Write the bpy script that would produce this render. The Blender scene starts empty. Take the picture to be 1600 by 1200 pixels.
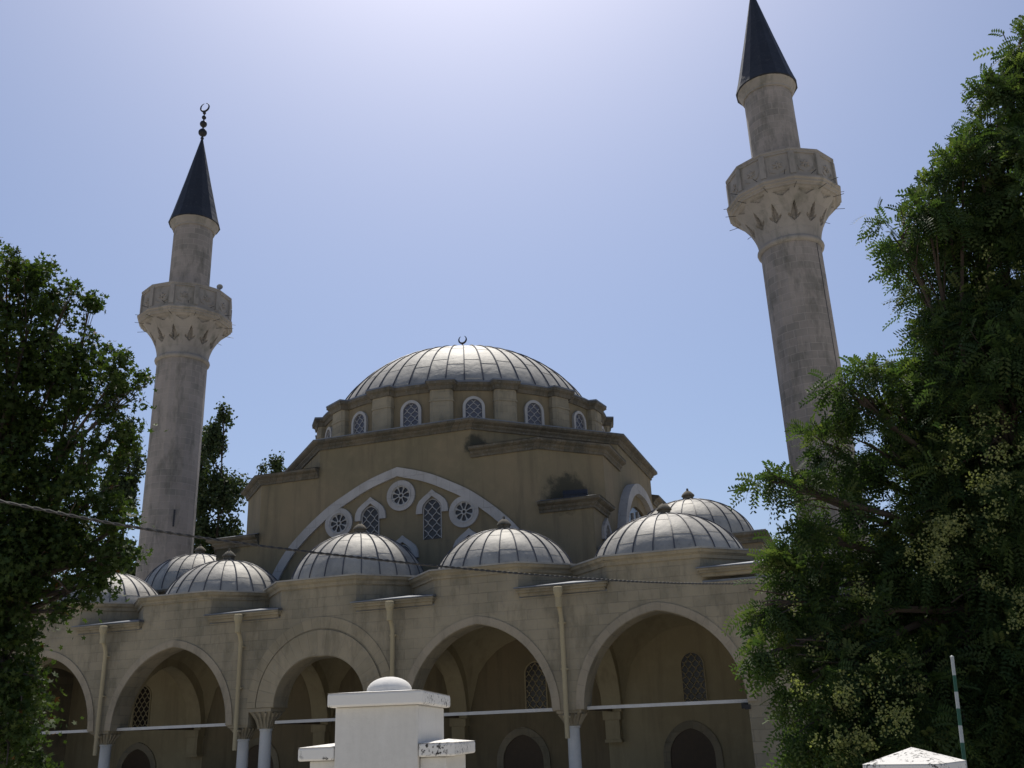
import bpy, math, random
import numpy as np
from mathutils import Vector, Matrix
random.seed(7); rng = np.random.default_rng(11)
R = math.radians; PI = math.pi
S_ = bpy.context.scene
GZ = -0.8                                     # ground level; the camera's eye is at z = 1.6

# ---------------------------------------------------------------- camera
F_PX, PITCH, ROLL, YAW = 1500.8, R(20.055), R(-2.17), R(18.951)
CAM = Vector((16.44, -27.716, 1.6))
FW = Vector((-math.sin(YAW)*math.cos(PITCH), math.cos(YAW)*math.cos(PITCH), math.sin(PITCH)))
r0 = Vector((math.cos(YAW), math.sin(YAW), 0)); u0 = r0.cross(FW)
RT = math.cos(ROLL)*r0 + math.sin(ROLL)*u0
UP = -math.sin(ROLL)*r0 + math.cos(ROLL)*u0
cd = bpy.data.cameras.new('camera'); cam = bpy.data.objects.new('camera', cd); S_.collection.objects.link(cam)
cd.sensor_width = 36; cd.lens = F_PX/1600*36; cd.clip_end = 4000; cd.clip_start = .1
cam.matrix_world = Matrix(((RT.x, UP.x, -FW.x, CAM.x), (RT.y, UP.y, -FW.y, CAM.y), (RT.z, UP.z, -FW.z, CAM.z), (0, 0, 0, 1)))
S_.camera = cam
# ---------------------------------------------------------------- light
SUN_EL, SUN_AZ = R(62), R(-22)                # azimuth from +y, clockwise
w = bpy.data.worlds.new('World'); S_.world = w; w.use_nodes = True
nt = w.node_tree; bg = nt.nodes['Background']
sky = nt.nodes.new('ShaderNodeTexSky'); sky.sky_type = 'NISHITA'; sky.sun_disc = False
sky.sun_elevation = SUN_EL; sky.sun_rotation = SUN_AZ
sky.air_density = 1.0; sky.dust_density = 2.0; sky.ozone_density = 3.0; sky.altitude = 20
tint = nt.nodes.new('ShaderNodeMix'); tint.data_type = 'RGBA'; tint.blend_type = 'MULTIPLY'
tint.inputs[0].default_value = 1; tint.inputs[7].default_value = (.96, .97, 1.03, 1)
nt.links.new(sky.outputs[0], tint.inputs[6]); nt.links.new(tint.outputs[2], bg.inputs[0])
bg.inputs[1].default_value = .075
sd = bpy.data.lights.new('sun', 'SUN'); sd.energy = 3.4; sd.angle = R(.5); sd.color = (1, .95, .86)
so = bpy.data.objects.new('sun', sd); S_.collection.objects.link(so)
sdir = Vector((math.sin(SUN_AZ)*math.cos(SUN_EL), math.cos(SUN_AZ)*math.cos(SUN_EL), math.sin(SUN_EL)))
so.rotation_euler = sdir.to_track_quat('Z', 'Y').to_euler(); so.location = (0, 0, 60)
vs = S_.view_settings; vs.view_transform = 'Standard'; vs.look = 'None'; vs.gamma = 1; vs.use_curve_mapping = False
vs.exposure = 0.55

def px(x, y, D):                              # a first estimate of where a thing stands: bearing and height seen from the eye, D metres away
    d = FW*F_PX + RT*(x-800) - UP*(y-600); h = math.hypot(d.x, d.y)
    return CAM + d*(D/h)

# ---------------------------------------------------------------- materials
def mat(name):
    m = bpy.data.materials.new(name); m.use_nodes = True
    n = m.node_tree.nodes; return m, n, m.node_tree.links, n['Principled BSDF']
def nz(n, l, vec, scale, det=4, rough=.55):
    t = n.new('ShaderNodeTexNoise'); t.inputs['Scale'].default_value = scale; t.inputs['Detail'].default_value = det
    t.inputs['Roughness'].default_value = rough
    l.new(vec, t.inputs['Vector']); return t.outputs['Fac']
def ramp(n, l, fac, stops):
    r = n.new('ShaderNodeValToRGB'); e = r.color_ramp.elements
    while len(e) < len(stops): e.new(.5)
    for i, (p, c) in enumerate(stops):
        e[i].position = p; e[i].color = (c if len(c) == 4 else (*c, 1)) if isinstance(c, tuple) else (c, c, c, 1)
    l.new(fac, r.inputs['Fac']); return r.outputs['Color']
def mixc(n, l, fac, a, b, mode='MIX'):
    m = n.new('ShaderNodeMix'); m.data_type = 'RGBA'; m.blend_type = mode
    for i, v in ((0, fac), (6, a), (7, b)):
        if isinstance(v, (int, float)): m.inputs[i].default_value = v
        elif isinstance(v, tuple): m.inputs[i].default_value = (*v, 1)
        else: l.new(v, m.inputs[i])
    return m.outputs[2]
def mapping(n, l, vec, scale):
    m = n.new('ShaderNodeMapping'); m.inputs['Scale'].default_value = scale; l.new(vec, m.inputs['Vector']); return m.outputs[0]
def bump(n, l, bs, h, st, dist=.02):
    b = n.new('ShaderNodeBump'); b.inputs['Strength'].default_value = st; b.inputs['Distance'].default_value = dist
    l.new(h, b.inputs['Height']); l.new(b.outputs[0], bs.inputs['Normal'])
def geo(n): return n.new('ShaderNodeNewGeometry').outputs['Position']

def stone(name, c1, c2, mortar, bw, bh, use_uv=False, stain=(.05, .045, .03), st_amt=.5, grey=(.2, .2, .19), msz=.012, mfac=.6):
    m, n, l, b = mat(name); P = geo(n)
    if use_uv:
        vec = n.new('ShaderNodeUVMap').outputs[0]
    else:
        sp = n.new('ShaderNodeSeparateXYZ'); l.new(P, sp.inputs[0])
        a = n.new('ShaderNodeMath'); a.operation = 'ADD'; l.new(sp.outputs[0], a.inputs[0]); l.new(sp.outputs[1], a.inputs[1])
        cb = n.new('ShaderNodeCombineXYZ'); l.new(a.outputs[0], cb.inputs[0]); l.new(sp.outputs[2], cb.inputs[1]); vec = cb.outputs[0]
    br = n.new('ShaderNodeTexBrick'); l.new(vec, br.inputs['Vector'])
    br.inputs['Scale'].default_value = 1; br.inputs['Brick Width'].default_value = bw; br.inputs['Row Height'].default_value = bh
    br.inputs['Mortar Size'].default_value = msz; br.inputs['Mortar Smooth'].default_value = .4
    br.inputs['Color1'].default_value = (*c1, 1); br.inputs['Color2'].default_value = (*c2, 1); br.inputs['Mortar'].default_value = (*mortar, 1)
    base = mixc(n, l, mfac, tuple((x+y)/2 for x, y in zip(c1, c2)), br.outputs['Color'])
    n1 = nz(n, l, P, .55, 5); c = mixc(n, l, ramp(n, l, n1, [(.42, 0.), (.62, 1.)]), base, tuple(x*1.18 for x in c1), 'MIX')
    c = mixc(n, l, .75, base, c)
    n2 = nz(n, l, mapping(n, l, P, (1, 1, .35)), 1.6, 8, .7); c = mixc(n, l, ramp(n, l, n2, [(.5, 0.), (.72, st_amt)]), c, stain)
    n3 = nz(n, l, P, 9, 8, .75); c = mixc(n, l, ramp(n, l, n3, [(.52, 0.), (.75, st_amt*.9)]), c, grey)
    l.new(c, b.inputs['Base Color']); b.inputs['Roughness'].default_value = .92
    hh = mixc(n, l, .35, br.outputs['Fac'], n3); inv = n.new('ShaderNodeInvert'); l.new(hh, inv.inputs['Color'])
    bump(n, l, b, inv.outputs[0], .5, .03); return m

M = {}
M['stone'] = stone('facade_limestone', (.275, .235, .165), (.165, .147, .105), (.105, .095, .072), .62, .3, st_amt=.6, msz=.009, mfac=.55)
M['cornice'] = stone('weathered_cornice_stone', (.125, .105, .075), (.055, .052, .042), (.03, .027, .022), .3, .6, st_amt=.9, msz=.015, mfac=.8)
M['minaret'] = stone('minaret_limestone', (.275, .24, .215), (.165, .152, .135), (.36, .32, .29), .56, .34, use_uv=True, stain=(.05, .052, .038), st_amt=.75, msz=.014, mfac=.68)
M['minaret_trim'] = stone('minaret_carved_stone', (.27, .245, .22), (.22, .20, .18), (.2, .18, .16), 2.5, .9, use_uv=False, stain=(.055, .06, .04), st_amt=.7, mfac=.3)
M['white_stone'] = stone('pale_archivolt_stone', (.37, .355, .345), (.32, .305, .295), (.2, .19, .18), .55, .8, stain=(.2, .19, .16), st_amt=.4)

M['band'] = stone('smooth_archivolt_stone', (.29, .245, .18), (.22, .19, .14), (.15, .13, .10), .45, .9, use_uv=True, st_amt=.5, msz=.008, mfac=.5)
M['voussoir'] = stone('voussoir_stone', (.285, .24, .165), (.19, .165, .11), (.12, .10, .07), .36, .9, use_uv=True, st_amt=.5, msz=.009, mfac=.6)
def plaster(name, c1, c2, stain, amt):
    m, n, l, b = mat(name); P = geo(n)
    n1 = nz(n, l, P, .35, 4); n0 = nz(n, l, P, 1.7, 6, .7); c = mixc(n, l, ramp(n, l, n1, [(.35, 0.), (.65, 1.)]), c1, c2); c = mixc(n, l, ramp(n, l, n0, [(.5, 0.), (.7, .35)]), c, tuple(min(.85, x*1.25) for x in c1))
    n2 = nz(n, l, mapping(n, l, P, (2.2, 2.2, .22)), 1.3, 6, .65); c = mixc(n, l, ramp(n, l, n2, [(.5, 0.), (.78, amt)]), c, stain)
    n3 = nz(n, l, P, 26, 6, .7); c = mixc(n, l, ramp(n, l, n3, [(.45, 0.), (.8, .25)]), c, tuple(x*.6 for x in c1))
    l.new(c, b.inputs['Base Color']); b.inputs['Roughness'].default_value = .95
    bump(n, l, b, n3, .25, .01); return m
def add_stain(m, spots):
    n, l = m.node_tree.nodes, m.node_tree.links; b = n['Principled BSDF']; c = b.inputs['Base Color'].links[0].from_socket; P = geo(n)
    for (x, y, z, rr) in spots:
        v = n.new('ShaderNodeVectorMath'); v.operation = 'DISTANCE'; l.new(P, v.inputs[0]); v.inputs[1].default_value = (x, y, z)
        k = n.new('ShaderNodeMath'); k.operation = 'MULTIPLY_ADD'; l.new(nz(n, l, P, 2.5, 6, .7), k.inputs[0]); k.inputs[1].default_value = -1.6*rr
        l.new(v.outputs['Value'], k.inputs[2]); c = mixc(n, l, ramp(n, l, k.outputs[0], [(0.0, .85), (max(.02, rr*.35), 0.)]), c, (.035, .035, .025))
    l.new(c, b.inputs['Base Color'])
M['plaster'] = plaster('ochre_plaster', (.218, .172, .106), (.165, .14, .086), (.085, .075, .052), .7)
add_stain(M['plaster'], [(6.9, 6.2, 9.75, .95), (-7.6, 5.4, 9.6, .9), (3.6, 5.35, 12.1, .5)])
M['inner_plaster'] = plaster('veiled_portico_plaster', (.37, .315, .20), (.31, .26, .16), (.17, .14, .09), .6)  # raised tone: a milky veil over the interior is put into this colour
M['whitewash'] = plaster('whitewashed_plaster', (.68, .65, .60), (.62, .60, .56), (.42, .39, .34), .5)
M['cream_paint'] = plaster('cream_painted_metal', (.36, .31, .2), (.32, .27, .17), (.2, .16, .1), .4)
M['marble'] = plaster('pale_marble', (.50, .50, .49), (.42, .43, .43), (.25, .25, .24), .4)
M['rod'] = plaster('white_painted_rod', (.55, .54, .52), (.5, .49, .47), (.3, .28, .25), .3)
M['frame'] = plaster('white_window_frame', (.4, .39, .38), (.34, .33, .32), (.2, .18, .16), .5)

# whitewash with black lichen specks near the edges of the coping
def coping_mat():
    m, n, l, b = mat('whitewashed_coping'); P = geo(n)
    n1 = nz(n, l, P, 40, 4, .7); n2 = nz(n, l, P, 5, 3)
    a = ramp(n, l, n1, [(.53, 0.), (.59, 1.)]); k = ramp(n, l, n2, [(.48, 0.), (.56, 1.)])
    f = n.new('ShaderNodeMath'); f.operation = 'MULTIPLY'; l.new(a, f.inputs[0]); l.new(k, f.inputs[1])
    c = mixc(n, l, f.outputs[0], (.70, .675, .63), (.04, .035, .03))
    l.new(c, b.inputs['Base Color']); b.inputs['Roughness'].default_value = .9; bump(n, l, b, n1, .2, .01); return m
M['coping'] = coping_mat()

def lead(name, c1, c2, rough, met=.75):
    m, n, l, b = mat(name); P = geo(n)
    n1 = nz(n, l, P, 1.3, 6, .65); c = mixc(n, l, ramp(n, l, n1, [(.35, 0.), (.68, 1.)]), c1, c2)
    n2 = nz(n, l, P, 7, 8, .75); c = mixc(n, l, ramp(n, l, n2, [(.56, 0.), (.72, .6)]), c, (.09, .08, .075))
    l.new(c, b.inputs['Base Color']); b.inputs['Metallic'].default_value = met; b.inputs['Roughness'].default_value = rough
    n4 = nz(n, l, P, 3.2, 3, .5); bump(n, l, b, n4, .4, .05); return m
M['lead'] = lead('lead_sheet', (.345, .325, .285), (.225, .215, .195), .66, .12)
M['lead_roll'] = lead('lead_roll_shadow_dirt', (.09, .09, .1), (.06, .06, .07), .6, .3)  # dark tone holds the shadow cast by the rolls together with their dirt
M['dark_lead'] = lead('shaded_lead_spire', (.012, .015, .024), (.008, .01, .016), .65, .1)  # on the spires this blue-black is lead with its shade put into the colour
M['lead_flat'] = lead('weathered_lead_flashing', (.2, .21, .23), (.12, .13, .15), .5, .5)

def plain(name, c, rough=.6, met=0, emit=None):
    m, n, l, b = mat(name); P = geo(n)
    n1 = nz(n, l, P, 8, 4); l.new(mixc(n, l, n1, tuple(x*.75 for x in c), tuple(min(1, x*1.2) for x in c)), b.inputs['Base Color'])
    b.inputs['Roughness'].default_value = rough; b.inputs['Metallic'].default_value = met; return m
M['glass'] = plain('dark_window_glass', (.028, .022, .02), .25)
M['drum_glass'] = plain('drum_window_glass', (.085, .085, .11), .35)
M['iron'] = plain('black_iron', (.02, .02, .022), .5, .5)
M['brass'] = plain('grey_gilt', (.25, .24, .2), .4, .6)
M['bark'] = plain('bark', (.06, .045, .035), .95)
M['wood'] = plain('dark_door_wood', (.07, .045, .025), .6)
M['cable'] = plain('grey_twisted_cable', (.03, .029, .028), .7)
M['green_paint'] = plain('green_paint', (.01, .07, .04), .6)
M['white_paint'] = plain('white_paint', (.35, .37, .36), .6)
M['speaker'] = plain('grey_speaker_horn', (.25, .25, .25), .5)
M['pink'] = plain('pinkish_board', (.32, .19, .14), .8)

def leaf(name, stops, trans):
    m, n, l, b = mat(name)
    oi = n.new('ShaderNodeVertexColor'); oi.layer_name = 'tone'
    sp = n.new('ShaderNodeSeparateColor'); l.new(oi.outputs['Color'], sp.inputs[0])
    c = ramp(n, l, sp.outputs[0], stops)
    l.new(c, b.inputs['Base Color']); b.inputs['Roughness'].default_value = .65; b.inputs['Specular IOR Level'].default_value = .25
    t = n.new('ShaderNodeBsdfTranslucent'); l.new(mixc(n, l, 1., c, (1.1, 1.2, .5), 'MULTIPLY'), t.inputs['Color'])
    mx = n.new('ShaderNodeMixShader'); mx.inputs[0].default_value = trans
    l.new(b.outputs[0], mx.inputs[1]); l.new(t.outputs[0], mx.inputs[2]); l.new(mx.outputs[0], n['Material Output'].inputs['Surface']); return m
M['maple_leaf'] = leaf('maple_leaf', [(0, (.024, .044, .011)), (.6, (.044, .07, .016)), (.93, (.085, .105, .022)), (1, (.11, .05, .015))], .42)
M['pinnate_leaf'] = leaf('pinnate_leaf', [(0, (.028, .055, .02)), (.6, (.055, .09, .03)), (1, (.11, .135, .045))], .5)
M['poplar_leaf'] = leaf('poplar_leaf', [(0, (.03, .05, .022)), (1, (.06, .08, .035))], .3)
M['blossom'] = leaf('cream_blossom', [(0, (.14, .17, .055)), (1, (.28, .29, .12))], .4)

def ground_mat():
    m, n, l, b = mat('dusty_paving'); P = geo(n)
    n1 = nz(n, l, P, .4, 6); n2 = nz(n, l, P, 14, 6, .7)
    c = mixc(n, l, n1, (.40, .37, .31), (.50, .46, .38)); c = mixc(n, l, ramp(n, l, n2, [(.4, 0.), (.8, .5)]), c, (.12, .1, .08))
    l.new(c, b.inputs['Base Color']); b.inputs['Roughness'].default_value = .95; bump(n, l, b, n2, .4, .02); return m
M['ground'] = ground_mat()

# ---------------------------------------------------------------- mesh helpers
class MB:
    def __init__(s): s.v, s.f, s.m, s.u = [], [], [], []
    def add(s, v, f, m=0, uv=None):
        o = len(s.v); s.v += [tuple(p) for p in v]
        for i, q in enumerate(f):
            s.f.append(tuple(j+o for j in q)); s.m.append(m); s.u.append(uv[i] if uv else None)
        return s
    def box(s, x0, x1, y0, y1, z0, z1, m=0):
        return s.add([(x, y, z) for z in (z0, z1) for y in (y0, y1) for x in (x0, x1)],
                     [(0, 2, 3, 1), (4, 5, 7, 6), (0, 1, 5, 4), (2, 6, 7, 3), (0, 4, 6, 2), (1, 3, 7, 5)], m)
    def prism(s, poly, z0, z1, m=0, caps=True, top=None):
        n = len(poly); t = top or poly
        v = [(x, y, z0) for x, y in poly]+[(x, y, z1) for x, y in t]
        f = [(i, (i+1) % n, n+(i+1) % n, n+i) for i in range(n)]
        if caps: f += [tuple(range(n-1, -1, -1)), tuple(range(n, 2*n))]
        return s.add(v, f, m)
    def lathe(s, prof, seg=32, m=0, c=(0, 0, 0), th0=0, cap=True):
        v, f, uv = [], [], []
        for r, z in prof:
            for i in range(seg):
                a = th0+2*PI*i/seg; v.append((c[0]+r*math.cos(a), c[1]+r*math.sin(a), c[2]+z))
        rm = max(p[0] for p in prof)
        for k in range(len(prof)-1):
            for i in range(seg):
                j = (i+1) % seg
                f.append((k*seg+i, k*seg+j, (k+1)*seg+j, (k+1)*seg+i))
                a0, a1 = 2*PI*i/seg*rm, 2*PI*(i+1)/seg*rm
                uv.append([(a0, prof[k][1]), (a1, prof[k][1]), (a1, prof[k+1][1]), (a0, prof[k+1][1])])
        if cap:
            if prof[0][0] > 1e-4: f.append(tuple(range(seg-1, -1, -1))); uv.append(None)
            if prof[-1][0] > 1e-4: f.append(tuple((len(prof)-1)*seg+i for i in range(seg))); uv.append(None)
        return s.add(v, f, m, uv)
    def tube(s, pts, r, seg=6, m=0, closed=False):
        P = [Vector(p) for p in pts]; n = len(P); rr = r if isinstance(r, (list, tuple)) else [r]*n; v = []
        prev = None
        for i, p in enumerate(P):
            t = (P[(i+1) % n]-P[i-1]) if closed or 0 < i < n-1 else (P[1]-P[0] if i == 0 else P[-1]-P[-2])
            t.normalize()
            if prev is None:
                a = Vector((0, 0, 1)) if abs(t.z) < .9 else Vector((1, 0, 0)); prev = t.cross(a).normalized()
            else:
                prev = (prev-t*prev.dot(t)).normalized()
            b = t.cross(prev)
            for k in range(seg):
                a = 2*PI*k/seg; v.append(p+(prev*math.cos(a)+b*math.sin(a))*rr[i])
        f = [(i*seg+k, i*seg+(k+1) % seg, ((i+1) % n)*seg+(k+1) % seg, ((i+1) % n)*seg+k) for i in range(n if closed else n-1) for k in range(seg)]
        if not closed: f += [tuple(range(seg-1, -1, -1)), tuple((n-1)*seg+k for k in range(seg))]
        return s.add(v, f, m)
    def sweep(s, path, prof, closed=False, m=0):
        # path in plan (counter-clockwise: outward is on the right hand), prof = [(out, z), ...]
        n = len(path); off = []
        for i in range(n):
            a, b, c = path[i-1], path[i], path[(i+1) % n]
            def nrm(p, q):
                d = Vector((q[0]-p[0], q[1]-p[1])).normalized(); return Vector((d.y, -d.x))
            if not closed and i == 0: o = nrm(b, c)
            elif not closed and i == n-1: o = nrm(a, b)
            else:
                n1, n2 = nrm(a, b), nrm(b, c); o = (n1+n2)/(1+n1.dot(n2))
            off.append(o)
        k = len(prof); v = [(path[i][0]+off[i].x*p[0], path[i][1]+off[i].y*p[0], p[1]) for i in range(n) for p in prof]
        f = [(i*k+j, ((i+1) % n)*k+j, ((i+1) % n)*k+j+1, i*k+j+1) for i in range(n if closed else n-1) for j in range(k-1)]
        if not closed: f += [tuple(range(k)), tuple((n-1)*k+j for j in range(k-1, -1, -1))]
        return s.add(v, f, m)
    def band(s, inner, outer, y0, y1, m=0, ends=True):
        # arched band in the xz plane between two outlines, from y0 (front) to y1
        n = len(inner); v = []; uv = []
        for (a, b) in zip(inner, outer): v += [(a[0], y0, a[1]), (b[0], y0, b[1]), (b[0], y1, b[1]), (a[0], y1, a[1])]
        f = []; L = 0
        for i in range(n-1):
            d = math.hypot(outer[i+1][0]-outer[i][0], outer[i+1][1]-outer[i][1])
            for j in range(4):
                f.append((i*4+j, i*4+(j+1) % 4, (i+1)*4+(j+1) % 4, (i+1)*4+j)); uv.append([(L, j*.3), (L, j*.3+.3), (L+d, j*.3+.3), (L+d, j*.3)])
            L += d
        if ends: f += [(3, 2, 1, 0), tuple((n-1)*4+j for j in range(4))]; uv += [None, None]
        return s.add(v, f, m, uv)
    def wall(s, line, ztop, y0, y1, m=0, msoff=None):
        # wall in the xz plane whose underside follows line = [(x, zbottom), ...]; y0 front, y1 back
        for (xa, za), (xb, zb) in zip(line[:-1], line[1:]):
            if abs(xb-xa) > 1e-5:
                s.add([(xa, y0, za), (xb, y0, zb), (xb, y0, ztop), (xa, y0, ztop)], [(0, 1, 2, 3)], m)
                s.add([(xa, y1, za), (xb, y1, zb), (xb, y1, ztop), (xa, y1, ztop)], [(3, 2, 1, 0)], m)
                s.add([(xa, y0, ztop), (xb, y0, ztop), (xb, y1, ztop), (xa, y1, ztop)], [(0, 1, 2, 3)], m)
            s.add([(xa, y0, za), (xa, y1, za), (xb, y1, zb), (xb, y0, zb)], [(0, 1, 2, 3)], m)
        for x, z in (line[0], line[-1]): s.add([(x, y0, z), (x, y1, z), (x, y1, ztop), (x, y0, ztop)], [(0, 1, 2, 3)], m)
        return s
    def rot(s, fn): s.v = [fn(*p) for p in s.v]; return s
    def build(s, name, mats, parent=None, loc=(0, 0, 0), rz=0, smooth=False, ang=35):
        if not isinstance(mats, (list, tuple)): mats = [mats]
        me = bpy.data.meshes.new(name); me.from_pydata(s.v, [], s.f)
        for q in mats: me.materials.append(M[q])
        if len(mats) > 1: me.polygons.foreach_set('material_index', s.m)
        if any(u is not None for u in s.u):
            ul = me.uv_layers.new(name='UVMap'); buf = []
            for q, u in zip(s.f, s.u): buf += [c for p in (u or [(0, 0)]*len(q)) for c in p]
            ul.data.foreach_set('uv', buf)
        if smooth:
            me.polygons.foreach_set('use_smooth', [True]*len(s.f)); me.set_sharp_from_angle(angle=R(ang))
        me.update()
        return link(name, me, parent, loc, rz)
def link(name, data, parent=None, loc=(0, 0, 0), rz=0):
    o = bpy.data.objects.new(name, data); S_.collection.objects.link(o); o.parent = parent
    o.location = loc; o.rotation_euler = (0, 0, rz); return o
def thing(name, label, cat, loc=(0, 0, 0), rz=0, group=None):
    o = link(name, None, None, loc, rz); o['label'] = label; o['category'] = cat
    if group: o['group'] = group
    return o
def tag(o, label, cat, group=None):
    o['label'] = label; o['category'] = cat
    if group: o['group'] = group
    return o
def copy_tree(o, parent=None):
    c = o.copy(); S_.collection.objects.link(c); c.parent = parent
    for ch in list(o.children): copy_tree(ch, c)
    return c
def again(o, loc, rz=None):                    # another copy of a part beside its first one, with its sub-parts
    c = copy_tree(o, o.parent); c.location = loc
    if rz is not None: c.rotation_euler = (0, 0, rz)
    return c

def arch(hw, rise, n=12):                      # two-centred pointed arch, left spring to right spring, about (0, 0)
    Rr = (hw*hw+rise*rise)/(2*hw); c = -hw+Rr; a1 = math.acos(max(-1, min(1, (0-c)/Rr)))
    L = [(c+Rr*math.cos(PI+(a1-PI)*i/n), Rr*math.sin(PI+(a1-PI)*i/n)) for i in range(n+1)]
    L[-1] = (0, rise)
    return L+[(-x, z) for x, z in reversed(L[:-1])]
def shift(L, dx, dz): return [(x+dx, z+dz) for x, z in L]
def zbound(hw, rise, h):                       # height of an arched opening at x
    A = arch(hw, rise, 24)
    def f(x):
        for (xa, za), (xb, zb) in zip(A[:-1], A[1:]):
            if xa <= x <= xb and xb > xa: return h+za+(zb-za)*(x-xa)/(xb-xa)
        return h
    return f

# ---------------------------------------------------------------- ground
g = MB(); g.add([(-1500, -1500, GZ), (1500, -1500, GZ), (1500, 1500, GZ), (-1500, 1500, GZ)], [(0, 1, 2, 3)])
g.build('ground', 'ground')['kind'] = 'structure'

# ================================================================= mosque
BAY = 5.5; YC = 13.35; HS = 8.0; CB = 6.0; CA = 3.3; YW = YC-HS
Z3, Z2, Z1 = 9.5, 11.95, 13.05
mosque = thing('mosque', 'stone mosque with a large grey lead dome above an arcaded portico of five small domes', 'mosque', (0, 0, GZ))
def mq(mb, name, mats, loc=(0, 0, 0), rz=0, **k):
    return mb.build(name, mats, mosque, (loc[0], loc[1], loc[2]-GZ), rz, **k)

# --- hall: square below, chamfered above, octagon under the drum
def chamf(h, c, cx=0, cy=YC):
    return [(cx+x, cy+y) for x, y in ((-c, -h), (c, -h), (h, -c), (h, c), (c, h), (-c, h), (-h, c), (-h, -c))]
b = MB()
b.prism([(-HS, YW), (HS, YW), (HS, YC+HS), (-HS, YC+HS)], GZ, Z3)
b.prism(chamf(HS, CB), Z3, Z2, caps=False); b.prism(chamf(HS, CA), Z2, Z1, caps=False)
mq(b, 'hall_wall', 'plaster')
b = MB(); sq = []
def rot4(pts, k):
    out = []
    for x, y in pts:
        y -= YC
        for _ in range(k): x, y = -y, x
        out.append((x, y+YC))
    return out
def cprof(z, o=.32, h=.38):
    return [(0, z-h), (.07, z-h), (.07, z-h*.78), (o*.45, z-h*.6), (o*.45, z-h*.42), (o*.8, z-h*.32), (o, z-h*.22), (o, z), (-.05, z+.05)]
for k in range(4):
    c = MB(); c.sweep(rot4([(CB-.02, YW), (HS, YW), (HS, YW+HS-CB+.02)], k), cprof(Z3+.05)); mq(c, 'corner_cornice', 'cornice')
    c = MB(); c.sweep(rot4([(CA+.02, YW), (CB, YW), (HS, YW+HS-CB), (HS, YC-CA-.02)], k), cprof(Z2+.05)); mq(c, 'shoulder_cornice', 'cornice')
    c = MB(); P3 = rot4([(CB-.1, YW-.34), (HS+.34, YW-.34), (HS+.34, YW+HS-CB+.1)], k)
    T3 = rot4([(CB, YW), (HS, YW+HS-CB)], k)
    # lead roof of the corner: a low slope rising to the chamfered wall
    A, B_, C_ = [(*q, Z3+.054) for q in P3]; D, E_ = (*T3[1], Z3+.16), (*T3[0], Z3+.16)
    c.add([A, B_, C_, D, E_], [(0, 1, 4), (1, 3, 4), (1, 2, 3)]); mq(c, 'corner_roof', 'lead_flat')
    c = MB(); P2 = rot4([(CA, YW-.34), (CB+.14, YW-.34), (HS+.34, YW+HS-CB-.14), (HS+.34, YC-CA)], k)
    T2 = rot4([(CA, YW+.02), (HS-.02, YC-CA)], k); z = Z2+.054
    c.add([(*P2[0], z), (*P2[1], z), (*P2[2], z), (*P2[3], z), (*T2[1], z+.08), (*T2[0], z+.08)], [(0, 1, 5), (1, 2, 4, 5), (2, 3, 4)])
    mq(c, 'shoulder_roof', 'lead_flat')
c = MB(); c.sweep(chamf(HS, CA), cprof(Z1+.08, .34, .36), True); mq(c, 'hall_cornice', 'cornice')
c = MB(); oct1 = chamf(HS+.34, CA+.14); c.prism(oct1, Z1+.085, Z1+.12, caps=False)
ring = [(6.9*math.cos(a), YC+6.9*math.sin(a)) for a in [R(-90-22.5*.0)+2*PI*i/16 for i in range(16)]]
v = [(x, y, Z1+.12) for x, y in oct1]+[(6.4*math.cos(R(22.5+45*i-135+0)), YC+6.4*math.sin(R(22.5+45*i-135)), Z1+.55) for i in range(8)]
c.add(v, [(i, (i+1) % 8, 8+(i+1) % 8, 8+i) for i in range(8)]); mq(c, 'hall_roof', 'lead_flat')

b = MB(); b.box(-.42, .42, -.25, .25, 0, .16); b.tube([(-.45, 0, .2), (.45, 0, .2)], .2, 10); mq(b, 'roof_cowl', 'dark_lead', (7.25, 5.75, Z3+.1), R(12), smooth=True)
# --- drum with sixteen piers and sixteen windows
ZD0, ZD1 = Z1+.1, 15.45; RD = 6.66; XD = -.18; ROT = R(3)
b = MB(); b.lathe([(RD, ZD0), (RD, ZD1)], 96, c=(0, 0, 0), cap=False); mq(b, 'drum', 'plaster', (XD, YC, 0), smooth=True)
path = []
for i in range(16):
    a = ROT+R(-90)+i*PI/8+PI/16
    for da, rr in ((-.077, RD), (-.062, RD+.31), (.062, RD+.31), (.077, RD)): path.append((rr*math.cos(a+da), rr*math.sin(a+da)))
    for q in (.25, .5, .75):
        aa = a+.077+(PI/8-.154)*q; path.append((RD*math.cos(aa), RD*math.sin(aa)))
b = MB(); b.sweep(path, [(0, ZD1-.35), (.06, ZD1-.35), (.09, ZD1-.2), (.2, ZD1-.12), (.2, ZD1), (-.1, ZD1+.04)], True)
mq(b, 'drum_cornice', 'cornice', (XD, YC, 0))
b = MB(); b.sweep(path, [(.215, ZD1-.02), (.215, ZD1+.045), (-.7, ZD1+.25)], True); mq(b, 'drum_flashing', 'lead_flat', (XD, YC, 0))
pier = None
for i in range(16):
    a = ROT+R(-90)+i*PI/8+PI/16
    if pier is None:
        b = MB(); b.prism([(-.48, .1), (-.48, -.18), (-.36, -.3), (.36, -.3), (.48, -.18), (.48, .1)], 0, ZD1-ZD0-.34); b.prism([(-.51, .1), (-.51, -.2), (-.38, -.33), (.38, -.33), (.51, -.2), (.51, .1)], ZD1-ZD0-.85, ZD1-ZD0-.77)
        b.box(-.3, .3, -.5, -.3, .3, .4); b.prism([(-.53, .1), (-.53, -.22), (-.4, -.35), (.4, -.35), (.53, -.22), (.53, .1)], 0, .22)
        pier = mq(b, 'drum_pier', 'stone', (XD+RD*math.cos(a), YC+RD*math.sin(a), ZD0), a+R(90))
    else: again(pier, (XD+RD*math.cos(a), YC+RD*math.sin(a), ZD0-GZ), a+R(90))

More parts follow.
